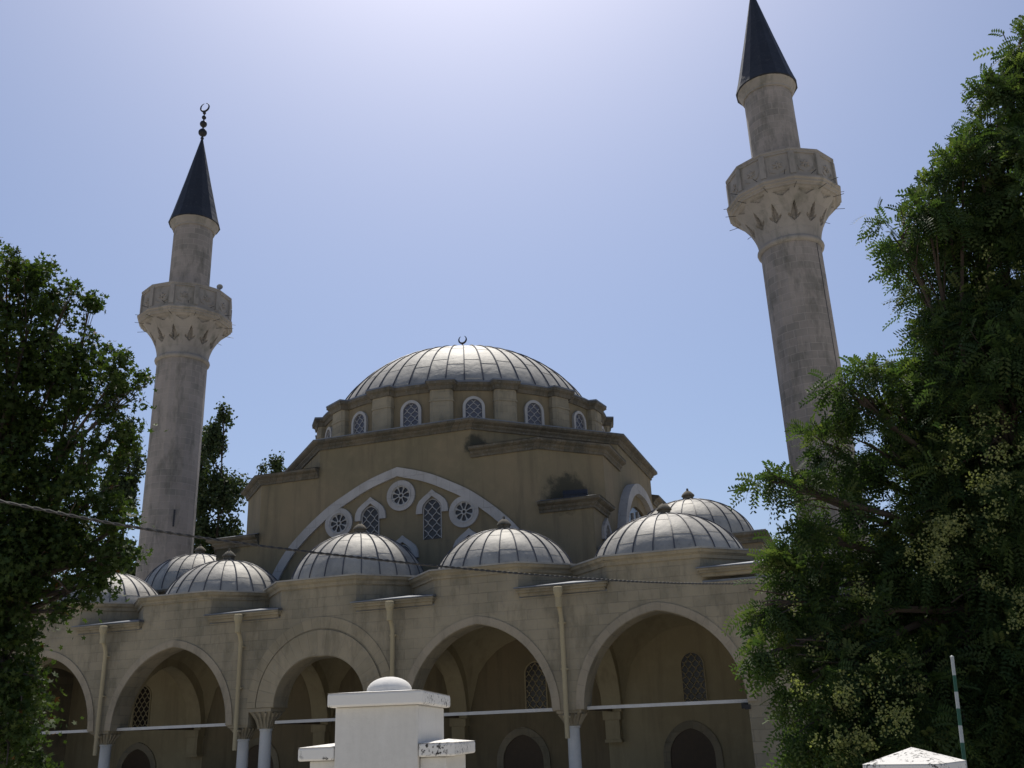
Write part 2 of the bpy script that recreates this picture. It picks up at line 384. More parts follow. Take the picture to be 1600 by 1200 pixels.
def lattice(b, hw, h, rise, y, cols, pitch, r=.018, m=0):
    f = zbound(hw, rise, h); sp = 2*hw/cols
    for k in range(cols+1):
        for sgn in (-1, 1):
            x0 = -hw+sp*k; pts = []; z = .0
            while z < h+rise:
                x = x0+sgn*sp/2*math.sin(PI*z/pitch)
                x = x0+sgn*sp/4*(1-math.cos(2*PI*z/pitch/1))*1.0
                if abs(x) < hw-.01 and z < f(x)-.02: pts.append((x, y, z))
                elif len(pts) > 1: b.tube(pts, r, 4, m); pts = []
                else: pts = []
                z += pitch/8
            if len(pts) > 1: b.tube(pts, r, 4, m)
def window(name, hw, h, rise, fr, parent_loc, rz, framem, panem, cols=2, pitch=.32, depth=.1, hood=None, latm='frame'):
    inn = [(-hw, 0)]+shift(arch(hw, rise), 0, h)+[(hw, 0)]
    out = [(-hw-fr, 0)]+shift(arch(hw+fr, rise+fr), 0, h)+[(hw+fr, 0)]
    b = MB(); b.band(inn, out, -depth, .02); 
    if not hood: b.box(-hw-fr-.02, hw+fr+.02, -depth-.02, .02, -.08, 0)
    w_ = mq(b, name, framem, parent_loc, rz)
    b = MB(); b.add([(x, -.012, z) for x, z in inn], [tuple(range(len(inn)))]); b.build('pane', panem, w_)
    b = MB(); lattice(b, hw, h, rise, -.045, cols, pitch); b.build('lattice', latm, w_)
    if hood:
        O_ = [(-.66, -.1), (-.66, .0), (-.63, .2), (-.54, .38), (-.34, .55), (-.12, .7), (0, .8)]
        I_ = [(-.41, -.1), (-.41, .0), (-.4, .12), (-.35, .25), (-.22, .38), (-.08, .49), (0, .55)]
        O_ += [(-x, z) for x, z in reversed(O_[:-1])]; I_ += [(-x, z) for x, z in reversed(I_[:-1])]
        b = MB(); b.band(shift(I_, 0, h), shift(O_, 0, h), -depth-.05, .02); b.build('hood', 'white_stone', w_)
    return w_
a = ROT+R(-90)
w0 = window('drum_window', .34, .86, .36, .12, (XD+(RD+.01)*math.cos(a), YC+(RD+.01)*math.sin(a), ZD0+.34), a+R(90), 'frame', 'drum_glass', 2, .36, .1)
for i in range(1, 16):
    a = ROT+R(-90)+i*PI/8; again(w0, (XD+(RD+.01)*math.cos(a), YC+(RD+.01)*math.sin(a), ZD0+.34-GZ), a+R(90))

# --- lead domes
def dome(a, b_, seams, name, loc, rr=.03, courses=4, fin=True, hair=1.0):
    b = MB(); n = 28; seg = seams*3
    prof = [(a+.12, -.02), (a+.02, .03)]+[(a*math.cos(t), b_*math.sin(t)) for t in [PI/2*i/n for i in range(1, n)]]+[(0, b_)]
    b.lathe(prof, seg, 0, cap=False)
    for i in range(seams):
        th = 2*PI*i/seams
        b.tube([((a+.008)*math.cos(t)*math.cos(th), (a+.008)*math.cos(t)*math.sin(th), .02+(b_+.008)*math.sin(t)) for t in [PI/2*.955*k/22 for k in range(23)]], rr, 5, 1)
    # overlapping sheet edges: staggered laps that step out a little
    rs = random.Random(3)
    for i in range(seams):
        for k in range(1, courses):
            t = PI/2*(k+rs.uniform(-.1, .1)+(.12 if i % 2 else -.12))/courses*.95; pts = []
            for q in range(4):
                th = 2*PI*(i+q/3)/seams; pts.append(((a+.006)*math.cos(t)*math.cos(th), (a+.006)*math.cos(t)*math.sin(th), (b_+.006)*math.sin(t)))
            b.tube(pts, rr*.22, 4, 0)
    return mq(b, name, ['lead', 'lead_roll'], loc, smooth=True, ang=50)
def finial_small(parent, z):
    b = MB(); b.lathe([(x*1.2, y*1.15) for x, y in [(.2, -.09), (.21, 0), (.17, .03), (.17, .17), (.21, .2), (.2, .24), (.12, .33), (.04, .39), (.03, .46), (0, .47)]], 12)
    return b.build('finial', 'cornice', parent, (0, 0, z), smooth=True, ang=40)
def crescent(b, r, cz, t, sweep=300):                     # open ring standing on its rod, tips upward
    v = []; f = []; n = 28; seg = 6
    pts = []; rad = []
    for i in range(n+1):
        q = i/n; a_ = R(-90)+R(sweep)*(q-.5); pts.append((r*math.cos(a_), 0, cz+r*math.sin(a_))); rad.append(t*(.25+.75*math.sin(PI*q)))
    b.tube(pts, rad, 6)
md = dome(6.55, 5.2, 48, 'main_dome', (XD, YC, 14.03), .028, 5)
b = MB(); b.lathe([(.12, -.1), (.14, 0), (.05, .12), (.09, .2), (.1, .26), (.05, .34), (.03, .4), (.03, .62), (.05, .66), (.02, .7)], 12)
crescent(b, .2, .93, .05); b.build('finial', 'iron', md, (0, 0, 5.25), smooth=True)

# --- relief arch, rosettes and windows on the hall wall
def big_arch(dx, dz, sc=1.0, sides=True):
    h = [(0, 11.62), (.7, 11.44), (1.5, 11.17), (3.0, 10.4), (4.0, 9.65), (4.8, 8.9), (5.4, 8.05), (5.75, 7.1), (5.9, 6.0)]
    o = [(-x*sc, z) for x, z in reversed(h)]+[(x*sc, z) for x, z in h[1:]]
    # resample and offset inward
    def res(L, n=60):
        d = [0]
        for p, q in zip(L[:-1], L[1:]): d.append(d[-1]+math.dist(p, q))
        out = []
        for i in range(n+1):
            t = d[-1]*i/n; k = max(j for j in range(len(d)) if d[j] <= t+1e-9); k = min(k, len(L)-2)
            u = (t-d[k])/(d[k+1]-d[k]); out.append((L[k][0]+(L[k+1][0]-L[k][0])*u, L[k][1]+(L[k+1][1]-L[k][1])*u))
        return out
    def smoothc(L):
        for _ in range(2):
            L = [L[0]]+[((L[i-1][0]+2*L[i][0]+L[i+1][0])/4, (L[i-1][1]+2*L[i][1]+L[i+1][1])/4) for i in range(1, len(L)-1)]+[L[-1]]
        return L
    mid = len(h)-1
    Lh = smoothc(res(o[:mid+1], 30)); o2 = Lh+[(-x, z) for x, z in reversed(Lh[:-1])]
    inn = []
    for i in range(len(o2)):
        p = o2[max(0, i-1)]; q = o2[min(len(o2)-1, i+1)]; t = Vector((q[0]-p[0], q[1]-p[1])).normalized()
        inn.append((o2[i][0]+t.y*.36, o2[i][1]-t.x*.36))
    return shift(inn, dx, dz), shift(o2, dx, dz)
inn, out = big_arch(.22, 0)
b = MB(); b.band(inn, out, YW-.1, YW+.02); ra = mq(b, 'relief_arch', 'white_stone')
inn = [(-3.7, 6)]+shift(arch(3.7, 3.5, 16), 0, 7.6)+[(3.7, 6)]; out = [(-4.1, 6)]+shift(arch(4.1, 3.95, 16), 0, 7.6)+[(4.1, 6)]
for k, x in ((1, HS), (3, -HS)):
    b = MB(); b.band(inn, out, -.35, .02); mq(b, 'side_relief_arch', 'white_stone', (x, YC-.6, 0), R(90)*k)
    b = MB(); L2 = [(x*.86, (z-6)*.9+6) for x, z in inn]; b.band(L2, inn, -.12, .02)
    sw = mq(b, 'side_window', 'plaster', (x, YC-.6, 0), R(90)*k)
    b = MB(); b.add([(q[0], -.03, q[1]) for q in L2], [tuple(range(len(L2)))]); b.build('pane', 'glass', sw)
    b = MB()
    for xx in (-3, -2, -1, 0, 1, 2, 3): b.box(xx-.06, xx+.06, -.1, 0, 6, 10.45-.24*xx*xx)
    for zz in (7.4, 8.8): b.box(-3.4, 3.4, -.09, 0, zz-.05, zz+.05)
    b.build('mullion', 'frame', sw)
def rosette(x, z):
    b = MB(); n = 32; ci = [(.385*math.cos(2*PI*i/n), .385*math.sin(2*PI*i/n)) for i in range(n+1)]; co = [(q[0]*1.56, q[1]*1.56) for q in ci]
    b.band(ci, co, -.09, .02, ends=False); b.band([(p[0]*1.02, p[1]*1.02) for p in ci], [(p[0]*1.13, p[1]*1.13) for p in ci], -.11, -.09, ends=False)
    r_ = mq(b, 'rose_window', 'white_stone', (x, YW, z))
    b = MB(); b.add([(p[0], -.01, p[1]) for p in ci[:-1]], [tuple(range(n))]); b.build('pane', 'glass', r_)
    b = MB()
    for k in range(8):
        a_ = 2*PI*(k+.5)/8; 
        b.tube([(.1*math.cos(a_), -.05, .1*math.sin(a_)), (.25*math.cos(a_), -.05, .25*math.sin(a_)), (.38*math.cos(a_), -.05, .38*math.sin(a_))], [.022, .024, .05], 5)
        a2 = 2*PI*k/8; c_ = (.29*math.cos(a2), .29*math.sin(a2))
        b.tube([(c_[0]+.1*math.cos(a2+t), -.05, c_[1]+.1*math.sin(a2+t)) for t in [R(-95)+R(190)*q/6 for q in range(7)]], .018, 4)
    b.tube([(.09*math.cos(t), -.05, .09*math.sin(t)) for t in [2*PI*q/12 for q in range(12)]], .03, 5, closed=True)
    b.tube([(.37*math.cos(t), -.05, .37*math.sin(t)) for t in [2*PI*q/24 for q in range(24)]], .025, 5, closed=True)
    b.build('tracery', 'frame', r_); return r_
r0_ = rosette(-2.32, 9.66)
for x, z in ((.38, 10.47), (3.0, 9.55)): again(r0_, (x, YW, z-GZ))
w1 = window('arched_window', .35, 1.1, .42, .03, (1.7, YW, 8.65), 0, 'white_stone', 'glass', 2, .42, .06, .25)
again(w1, (-.93, YW, 8.65-GZ))
w2 = window('arched_window', .35, 1.0, .42, .03, (.46, YW, 7.1), 0, 'white_stone', 'glass', 2, .42, .06, .25)
for x in (3.2, -2.3): again(w2, (x, YW, 7.1-GZ))
for k in (1, 3):                               # one small window low on each side wall
    s_ = again(w2, (HS if k == 1 else -HS, YW+1.6, 7.3-GZ), R(90)*k)

# --- portico front wall
ZT = 5.45
def arch_line(cx, hw, zs, rise, n=16): return shift(arch(hw, rise, n), cx, zs)
line = [(-15.2, GZ), (-11-2.28, GZ)]
for k in (-2, -1):
    c_ = k*BAY; line += arch_line(c_, 2.28, 2.2, 2.58)
line += [(-2.4, 2.2), (-2.4, 2.68)] + arch_line(.15, 1.62, 2.68, 1.47) + [(2.5, 2.68), (2.5, 2.2)]
for k in (1, 2):
    c_ = k*BAY; line += arch_line(c_, 2.28, 2.2, 2.58)
line += [(11+2.28, GZ), (15.2, GZ)]
b = MB(); b.wall(line, ZT, 0, .8); mq(b, 'portico_wall', 'stone')
arb = None
for k in (-2, -1, 1, 2):
    if arb is None:
        b = MB(); b.band(shift(arch(2.275, 2.575, 16), 0, 2.22), shift(arch(2.52, 2.8, 16), 0, 2.22), -.035, .01)
        arb = mq(b, 'archivolt', 'band', (k*BAY, 0, 0))
    else: again(arb, (k*BAY, 0, -GZ))
b = MB(); b.band(shift(arch(1.615, 1.465, 20), 0, 2.7), shift(arch(2.25, 2.27, 20), 0, 2.7), -.05, .01); mq(b, 'entrance_archivolt', 'voussoir', (.15, 0, 0))
b = MB(); b.band(shift(arch(2.3, 2.32, 20), 0, 2.7), shift(arch(2.62, 2.68, 20), 0, 2.7), -.025, .01); mq(b, 'entrance_archivolt', 'voussoir', (.15, 0, 0))
# vaults, back wall, transverse arches, roof
for k in range(-2, 3):
    b = MB(); n = 14; hx, hy = 2.42, 2.27; v = []
    for j in range(n+1):
        for i in range(n+1):
            x = -hx+2*hx*i/n; y = -hy+2*hy*j/n; v.append((x, y, 2.42+math.sqrt(max(0, hx*hx+hy*hy-x*x-y*y))))
    b.add(v, [(j*(n+1)+i, (j+1)*(n+1)+i, (j+1)*(n+1)+i+1, j*(n+1)+i+1) for j in range(n) for i in range(n)])
    mq(b, 'vault', 'inner_plaster', (k*BAY, 3.07, 0), smooth=True)
for k in (-1.5, -.5, .5, 1.5):
    b = MB(); b.wall([(.82, 2.2)]+shift(arch(1.98, 2.25, 14), 3.05, 2.2)+[(5.34, 2.2)], ZT, -.33, .33)
    b.rot(lambda x, y, z: (-y, x, z)); rb = mq(b, 'transverse_arch', 'inner_plaster', (k*BAY, 0, 0))
    b = MB(); b.box(-.3, .3, 4.95, 5.345, 1.95, 2.195); b.box(-.24, .24, 5.0, 5.345, 1.35, 1.945); b.box(-.28, .28, 4.97, 5.345, 1.25, 1.345)
    mq(b, 'corbel', 'inner_plaster', (k*BAY, 0, 0))
    b = MB(); b.box(-.035, .035, .8, 5, 2.22, 2.3); mq(b, 'transverse_tie', 'wood', (k*BAY, 0, 0))
for s in (-1, 1):
    x = sorted((s*8.002, s*15.2)); b = MB(); b.box(x[0], x[1], YW, YW+.4, GZ, ZT+.04); mq(b, 'portico_back_wall', 'inner_plaster')
    x = sorted((s*14.6, s*15.2)); b = MB(); b.box(x[0], x[1], .8, YW, GZ, ZT); mq(b, 'portico_end_wall', 'stone')
b = MB(); b.box(-15.2, 15.2, .02, YW-.003, ZT+.004, ZT+.06); mq(b, 'roof_light_stop', 'lead_flat')  # unseen flat roof slab, added to stop light leaking in above the vaults
b = MB(); b.box(-15.6, 15.6, -.6, YW, GZ, GZ+.3); mq(b, 'plinth', 'stone')
pw = window('portico_window', .36, 1.15, .4, .05, (11.0, YW, 2.4), 0, 'inner_plaster', 'glass', 3, .34, .05, latm='inner_plaster')
for x in (-11, -5.5, 5.55): again(pw, (x, YW, 2.4-GZ))
dn = None
for x in (-11, -5.5, 5.0, 10.75):
    if dn is None:
        b = MB(); I = [(-.72, 0)]+shift(arch(.72, .85), 0, 1.3)+[(.72, 0)]; O = [(-.95, 0)]+shift(arch(.95, 1.1), 0, 1.3)+[(.95, 0)]
        b.band(I, O, -.06, .02); dn = mq(b, 'niche', 'stone', (x, YW, GZ+.3-.05))
        b = MB(); b.add([(q[0], -.012, q[1]) for q in I], [tuple(range(len(I)))]); b.build('niche_recess', 'wood', dn)
    else: again(dn, (x, YW, GZ+.25-GZ))
b = MB(); b.band([(-1.3, 0), (-1.3, 3.2), (1.3, 3.2), (1.3, 0)], [(-1.7, 0), (-1.7, 3.6), (1.7, 3.6), (1.7, 0)], -.15, .02)
pt = mq(b, 'portal', 'stone', (0, YW, GZ+.3)); b = MB(); b.add([(-1.3, -.02, 0), (1.3, -.02, 0), (1.3, -.02, 3.2), (-1.3, -.02, 3.2)], [(0, 1, 2, 3)]); b.build('door', 'wood', pt)
# columns
def column(x, top, r, wcap, hcap):
    b = MB(); h = top-hcap-GZ-.3
    b.lathe([(r*1.35, 0), (r*1.35, .12), (r*1.15, .2), (r*1.05, .26), (r, .3), (r*.93, h-.06), (r*1.06, h-.05), (r*1.06, h)], 24)
    c_ = mq(b, 'column', 'marble', (x, .4, GZ+.3), smooth=True)
    b = MB(); n = 8
    for i in range(n):                         # bell of the capital, square on top, with leaf ribs
        t0, t1 = i/n, (i+1)/n
        w0_, w1_ = r+(wcap-r)*t0**1.8, r+(wcap-r)*t1**1.8
        b.prism([(-w0_, -w0_), (w0_, -w0_), (w0_, w0_), (-w0_, w0_)], h+hcap*.82*t0, h+hcap*.82*t1, caps=False, top=[(-w1_, -w1_), (w1_, -w1_), (w1_, w1_), (-w1_, w1_)])
    for i in range(4):
        for j in range(3):
            q = (-.6+.6*j); a_ = PI/2*i
            pts = [(r*.9, q*r, h+.02), (r+.03+(wcap-r)*.35, q*(r+.02), h+hcap*.45), (wcap+.015, q*wcap, h+hcap*.78)]
            b.tube([(p[0]*math.cos(a_)-p[1]*math.sin(a_), p[0]*math.sin(a_)+p[1]*math.cos(a_), p[2]) for p in pts], [.03, .035, .05], 5)
    b.box(-wcap-.04, wcap+.04, -wcap-.04, wcap+.04, h+hcap*.825, h+hcap-.003)
    b.build('capital', 'stone', c_); return c_
for x in (-8.25, -2.8, 2.8, 8.25): column(x, 2.2, .19, .33, .42)
for x in (-1.98, 2.1): column(x, 2.68, .2, .38, .62)
for x0, x1 in ((-13.28, -8.72), (-7.78, -3.2), (-1.6, 1.8), (3.2, 7.78), (8.72, 13.28)):
    b = MB(); b.box(x0, x1, .3, .42, 2.2, 2.29); tie = mq(b, 'tie_rod', 'rod')
    if x1 > 13: b = MB(); b.box(x1-.22, x1+.05, .25, .46, 2.05, 2.19); b.box(x1-.1, x1+.05, -.05, .25, 2.02, 2.14); b.build('bracket', 'iron', tie)
# portico drums and domes
pdz = {-2: 6.56, -1: 6.52, 0: 6.6, 1: 6.49, 2: 6.42}
for k in range(-2, 3):
    zt = pdz[k]; cx = k*BAY
    oc = chamf(2.745, 1.38, 0, 2.75)
    b = MB(); b.prism(oc, ZT+.001, zt-.2, caps=False); mq(b, 'portico_drum', 'stone', (cx, 0, 0))
    b = MB(); b.sweep(oc, [(0, zt-.26), (.05, zt-.26), (.07, zt-.16), (.16, zt-.1), (.18, zt-.02), (-.05, zt-.02)], True); mq(b, 'drum_moulding', 'stone', (cx, 0, 0))
    b = MB(); o2 = chamf(2.97, 1.47, 0, 2.75); b.prism(o2, zt-.018, zt+.03, caps=True); mq(b, 'drum_cap', 'lead', (cx, 0, 0))
    hb = 2.12 if k == 0 else (1.94 if k > 0 else 1.86)
    aa = {-2: 2.27, -1: 2.27, 0: 2.42, 1: 2.42, 2: 2.5}[k]
    d_ = dome(aa, hb, 24, 'portico_dome', (cx, 2.75, zt-.32 if k else zt-.2), .018, 3); finial_small(d_, hb-.03)
for k in (-2.5, -1.5, -.5, .5, 1.5, 2.5):
    cx = k*BAY; x0, x1 = (cx-1.42, cx+1.42)
    if k == -2.5: x0, x1 = -15.35, -12.3
    if k == 2.5: x0, x1 = 12.3, 15.35
    zt = 5.7 if abs(k) < 2 else 5.82
    b = MB(); b.box(x0, x1, -.24, .2, zt-.055, zt); b.box(x0+.05, x1-.05, -.17, .18, zt-.13, zt-.0551); b.box(x0+.1, x1-.1, -.08, .15, zt-.22, zt-.1301); mq(b, 'ledge', 'stone')
    b = MB(); b.add([(x0-.02, -.27, zt+.004), (x1+.02, -.27, zt+.004), (x1+.02, -.27, zt+.035), (x0-.02, -.27, zt+.035), (x0+.1, 1.4, zt+.35), (x1-.1, 1.4, zt+.35), (x0-.02, 0, zt+.004), (x1+.02, 0, zt+.004)],
                    [(0, 1, 2, 3), (3, 2, 5, 4), (0, 6, 7, 1), (0, 3, 4, 6), (1, 7, 5, 2)]); mq(b, 'ledge_flashing', 'lead_flat')
pp = None
for x in (-8.2, -2.75, 2.75, 8.22):
    if pp is None:
        b = MB(); b.tube([(0, -.13, 1.45), (0, -.13, 4.75), (0, -.2, 4.95), (0, -.3, 5.1), (0, -.33, 5.4)], .07, 10)
        for z in (2.0, 3.3, 4.6): b.box(-.1, .1, -.14, .0, z, z+.05)
        pp = mq(b, 'downpipe', 'cream_paint', (x, 0, 0), smooth=True)
        b = MB(); b.lathe([(.08, 5.2), (.09, 5.3), (.135, 5.42), (.145, 5.5), (.14, 5.58), (.11, 5.6), (.09, 5.5)], 12, c=(0, -.35, .04)); b.lathe([(.1, 4.95), (.1, 5.3)], 12, c=(0, -.33, .1))
        b.build('hopper', 'cream_paint', pp)
    else: again(pp, (x, 0, -GZ))

# --- side galleries
for s in (-1, 1):
    b = MB(); xs = sorted((s*8.005, s*15.19)); b.box(xs[0], xs[1], YW+.41, YC+HS, GZ, 5.55); mq(b, 'gallery_wall', 'stone')
    b = MB(); xs2 = sorted((s*8.35, s*13.7)); b.box(xs2[0], xs2[1], YW+.2, YC+HS-.2, 5.552, 7.5); mq(b, 'gallery_clerestory', 'plaster')
    rect = [(xs2[0], YW+.2), (xs2[1], YW+.2), (xs2[1], YC+HS-.2), (xs2[0], YC+HS-.2)]
    b = MB(); b.sweep(rect, cprof(7.75, .25, .35), True); mq(b, 'gallery_cornice', 'cornice')
    b = MB(); b.box(xs2[0]-.2, xs2[1]+.2, YW, YC+HS, 7.755, 7.8); mq(b, 'gallery_roof', 'lead')
    for y in (8.2, 13.4, 18.6):
        d_ = dome(2.35, 1.85, 24, 'gallery_dome', (s*10.98, y, 7.8), .018, 3); finial_small(d_, 1.82)

# ================================================================= minarets
def make_minaret():
    t = thing('minaret', '', 'minaret', (0, 0, GZ)); Z = -GZ
    b = MB(); b.box(-1.9, 1.9, -1.9, 1.9, 0, 6.6); b.prism([(-1.9, -1.9), (1.9, -1.9), (1.9, 1.9), (-1.9, 1.9)], 6.6, 8.3, caps=False, top=[(-.98, -.98), (.98, -.98), (.98, .98), (-.98, .98)])
    b.build('base', 'minaret_trim', t)
    b = MB(); b.lathe([(1.32, 7.6+Z), (1.31, 14+Z), (1.30, 21+Z)], 16, th0=PI/16, cap=False); b.build('shaft', 'minaret', t)
    b = MB(); b.lathe([(1.30, 20.92+Z), (1.4, 20.97+Z), (1.43, 21.06+Z), (1.4, 21.15+Z), (1.33, 21.2+Z)], 32, cap=False); b.build('ring_moulding', 'minaret_trim', t, smooth=True, ang=60)
    # corbelling with pointed recesses
    b = MB(); seg = 288; nz_ = 44; v = []; z0, z1 = 21.2, 23.1
    for k in range(nz_+1):
        q = k/nz_; z = z0+(z1-z0)*q; r = 1.33+.92*q**1.9
        for i in range(seg):
            a_ = 2*PI*i/seg; fa = ((a_/(PI/6)) % 1)-.5; d = 0                # twelve cells
            if .42 < q < .72:
                wv = .17*(1-(q-.42)/.30); 
                if abs(fa) < wv+.015: d = .2
            vq = .335+abs(fa)*.34
            if vq < q <= vq+.05 and abs(fa) < .3: d = .1
            fb = ((a_/(PI/6)+.5) % 1)-.5
            if .86 < q < .95 and abs(fb) < .36*(q-.84)/.11: d = .1
            pol = math.cos(PI/12)/math.cos(((a_+PI/12) % (PI/6))-PI/12); rr = (r-d)*(1+(pol-1)*max(0, q-.5)*2)
            v.append((rr*math.cos(a_), rr*math.sin(a_), z+Z))
    b.add(v, [(k*seg+i, k*seg+(i+1) % seg, (k+1)*seg+(i+1) % seg, (k+1)*seg+i) for k in range(nz_) for i in range(seg)])
    b.build('corbelling', 'minaret_trim', t)
    ng = [(math.cos(PI/12+PI/6*i), math.sin(PI/12+PI/6*i)) for i in range(12)]
    def P(r): return [(x*r, y*r) for x, y in ng]
    b = MB(); b.sweep(P(2.28), [(-.1, 23.08+Z), (.05, 23.08+Z), (.08, 23.16+Z), (.17, 23.2+Z), (.17, 23.27+Z), (.24, 23.32+Z), (.24, 23.4+Z), (.08, 23.42+Z), (-.6, 23.43+Z)], True); b.prism(P(2.3), 23.1+Z, 23.42+Z); b.build('balcony_floor', 'minaret_trim', t)
    b = MB(); b.sweep(P(2.34), [(0, 23.42+Z), (0, 24.75+Z), (-.16, 24.75+Z), (-.16, 23.42+Z)], True)
    b.sweep(P(2.34), [(0, 24.6+Z), (.05, 24.61+Z), (.05, 24.7+Z), (.08, 24.72+Z), (.08, 24.8+Z), (-.2, 24.8+Z)], True)
    b.sweep(P(2.34), [(0, 23.43+Z), (.05, 23.43+Z), (.05, 23.55+Z), (0, 23.56+Z)], True)
    for i in range(12):
        a_ = PI/12+PI/6*i; c_, s_ = math.cos(a_), math.sin(a_)
        q = MB(); q.box(-.08, .06, -.12, .12, 23.55+Z, 24.62+Z); b.add([(c_*(2.35+x)-s_*y, s_*(2.35+x)+c_*y, z) for x, y, z in q.v], q.f)
        # carved panel: a low relief of rosette and leaves in every face
        a_ = PI/6*i; c_, s_ = math.cos(a_), math.sin(a_); rr = 2.34*math.cos(PI/12); q = MB()
        for j in range(6):
            an = PI/6+PI/3*j; q.tube([(0, 0, 24.08+Z), (.02, .13*math.cos(an), 24.08+Z+.13*math.sin(an)), (0, .24*math.cos(an), 24.08+Z+.2*math.sin(an))], [.03, .05, .015], 5)
        for j in (-1, 1): q.tube([(0, j*.1, 23.72+Z), (.015, j*.3, 23.8+Z), (0, j*.36, 24.0+Z)], [.02, .035, .015], 5)
        b.add([(c_*(rr+x)-s_*y, s_*(rr+x)+c_*y, z) for x, y, z in q.v], q.f)
    b.build('parapet', 'minaret_trim', t)
    sp = None
    for i in range(12):
        for zz, da in ((23.62, 0), (23.0, PI/12)):
            a_ = PI/6*i+PI/12*(1 if da else .4)
            if sp is None:
                b = MB(); b.tube([(2.05, 0, 0), (2.62, 0, -.01)], .013, 5); sp = b.build('railing_spike', 'iron', t, (0, 0, zz+Z), a_)
            else: again(sp, (0, 0, zz+Z), a_)
    b = MB(); b.lathe([(1.1, 23.4+Z), (1.08, 29.2+Z)], 16, cap=False); b.build('upper_shaft', 'minaret', t)
    b = MB(); b.lathe([(1.08, 29.0+Z), (1.14, 29.02+Z), (1.15, 29.12+Z), (1.22, 29.2+Z), (1.24, 29.35+Z), (1.33, 29.45+Z), (1.33, 29.5+Z)], 32, cap=False); b.build('eaves_moulding', 'minaret_trim', t, smooth=True)
    b = MB(); b.lathe([(1.3, 29.44+Z), (1.42, 29.46+Z), (1.39, 29.56+Z), (1.24, 30.1+Z), (.72, 32.3+Z), (.07, 35.2+Z), (0, 35.25+Z)], 14, th0=.2); b.build('spire', 'dark_lead', t)
    b = MB(); pr = [(.05, -.1)]
    def ball(zc, r): return [(r*math.cos(q), zc+r*math.sin(q)) for q in [R(-70)+R(140)*i/8 for i in range(9)]]
    for zc, r in ((.12, .1), (.52, .25), (1.12, .21), (1.58, .13), (1.9, .1)): pr += ball(zc, r)+[(.035, zc+r*1.05)]
    b.lathe(pr, 16); crescent(b, .28, 2.3, .06, 338); b.build('finial', 'iron', t, (0, 0, 35.2+Z), smooth=True, ang=70)
    # slit window of the stair
    b = MB(); b.box(-.04, .04, -1.32, -1.2, 11.9+Z, 12.75+Z); b.build('slit_window', 'glass', t, (0, 0, 0), R(46))
    return t
mn = make_minaret(); mn.location = (-15.95, 12.0, GZ); mn['label'] = 'left minaret behind the maple, with its dark spire, balls and crescent wholly in view'
mn['group'] = 'minarets'
m2 = copy_tree(mn); m2.location = (15.95, 12.0, GZ); m2['label'] = 'taller looking minaret rising behind the flowering tree, its spire tip at the top edge'
b = MB(); b.tube([(1.315*math.cos(R(-32)), 1.315*math.sin(R(-32)), 8-GZ), (1.3*math.cos(R(-32)), 1.3*math.sin(R(-32)), 20.9-GZ)], .014, 4); b.build('lightning_conductor', 'iron', m2)
mn.rotation_euler = (0, 0, R(4))
# loudspeaker on the left balcony
sx, sy = -15.95+2.16, 12.0-.12
ls = thing('loudspeaker', 'small grey horn loudspeaker on the balcony rim of the left minaret', 'loudspeaker', (sx, sy, 24.8), R(-60))
b = MB(); b.tube([(0, 0, -.05), (0, 0, .38)], .03, 6); b.build('bracket', 'iron', ls)
b = MB(); v = [(0.02, -.25), (.06, -.2), (.08, -.05), (.14, .12), (.26, .25), (.27, .27), (.22, .25), (.05, .05), (0, .05)]
b.lathe(v, 16); b.rot(lambda x, y, z: (z, x, y+.42)); b.build('horn', 'speaker', ls, smooth=True); ls.scale = (.62, .62, .62)

# ================================================================= gate pillars, pole, cable
RZ = R(14); pc = px(655, 1078, 6.0); ax_, ay_ = Vector((math.cos(RZ), math.sin(RZ), 0)), Vector((-math.sin(RZ), math.cos(RZ), 0))
pc = pc-ax_*.265+ay_*.5
gp = thing('gate_pillar', 'whitewashed gate pillar with a domed cap and two lower shoulders, in front of the entrance arch', 'pillar', (pc.x, pc.y, GZ), RZ, 'whitewashed gate pillars')
H = -GZ
def cap(b, x0, x1, y0, y1, z0, z1, rise):
    b.box(x0, x1, y0, y1, z0, z1); cx, cy = (x0+x1)/2, (y0+y1)/2
    b.add([(x0, y0, z1), (x1, y0, z1), (x1, y1, z1), (x0, y1, z1), (cx, cy, z1+rise)], [(0, 1, 4), (1, 2, 4), (2, 3, 4), (3, 0, 4)])
def worn(o, w=.012):
    bv = o.modifiers.new('bevel', 'BEVEL'); bv.width = w; bv.segments = 2
b = MB(); b.box(-.25, .25, -.465, .465, 0, H+1.79); o = b.build('pillar_body', 'whitewash', gp); worn(o, .008)
b = MB(); cap(b, -.29, .29, -.51, .51, H+1.791, H+1.87, .03); o = b.build('cap', 'coping', gp); worn(o)
b = MB(); b.lathe([(.142, -.02)]+[(.142*math.cos(t), .01+.085*math.sin(t)) for t in [PI/2*i/8 for i in range(8)]]+[(0, .095)], 32); b.build('dome_knob', 'whitewash', o, (0, -.12, H+1.88), smooth=True)
for s in (-1, 1):
    x = sorted((s*.252, s*.41)); b = MB(); b.box(x[0], x[1], -.42, .36, 0, H+1.495); sh = b.build('shoulder', 'whitewash', gp); worn(sh, .008)
    x = sorted((s*.252, s*.47)); b = MB(); cap(b, x[0], x[1], -.47, .41, H+1.497, H+1.572, .02); o = b.build('shoulder_cap', 'coping', sh); worn(o)
p_ = px(1428, 1190, 7.3)
g2 = thing('gate_pillar', 'whitewashed gate pillar with a low pyramid cap under the flowering tree', 'pillar', (p_.x, p_.y, GZ), R(-22), 'whitewashed gate pillars')
b = MB(); b.box(-.2, .2, -.2, .2, 0, H+1.24); b.build('pillar_body', 'whitewash', g2)
b = MB(); cap(b, -.25, .25, -.25, .25, H+1.242, H+1.335, .095); o = b.build('cap', 'coping', g2)
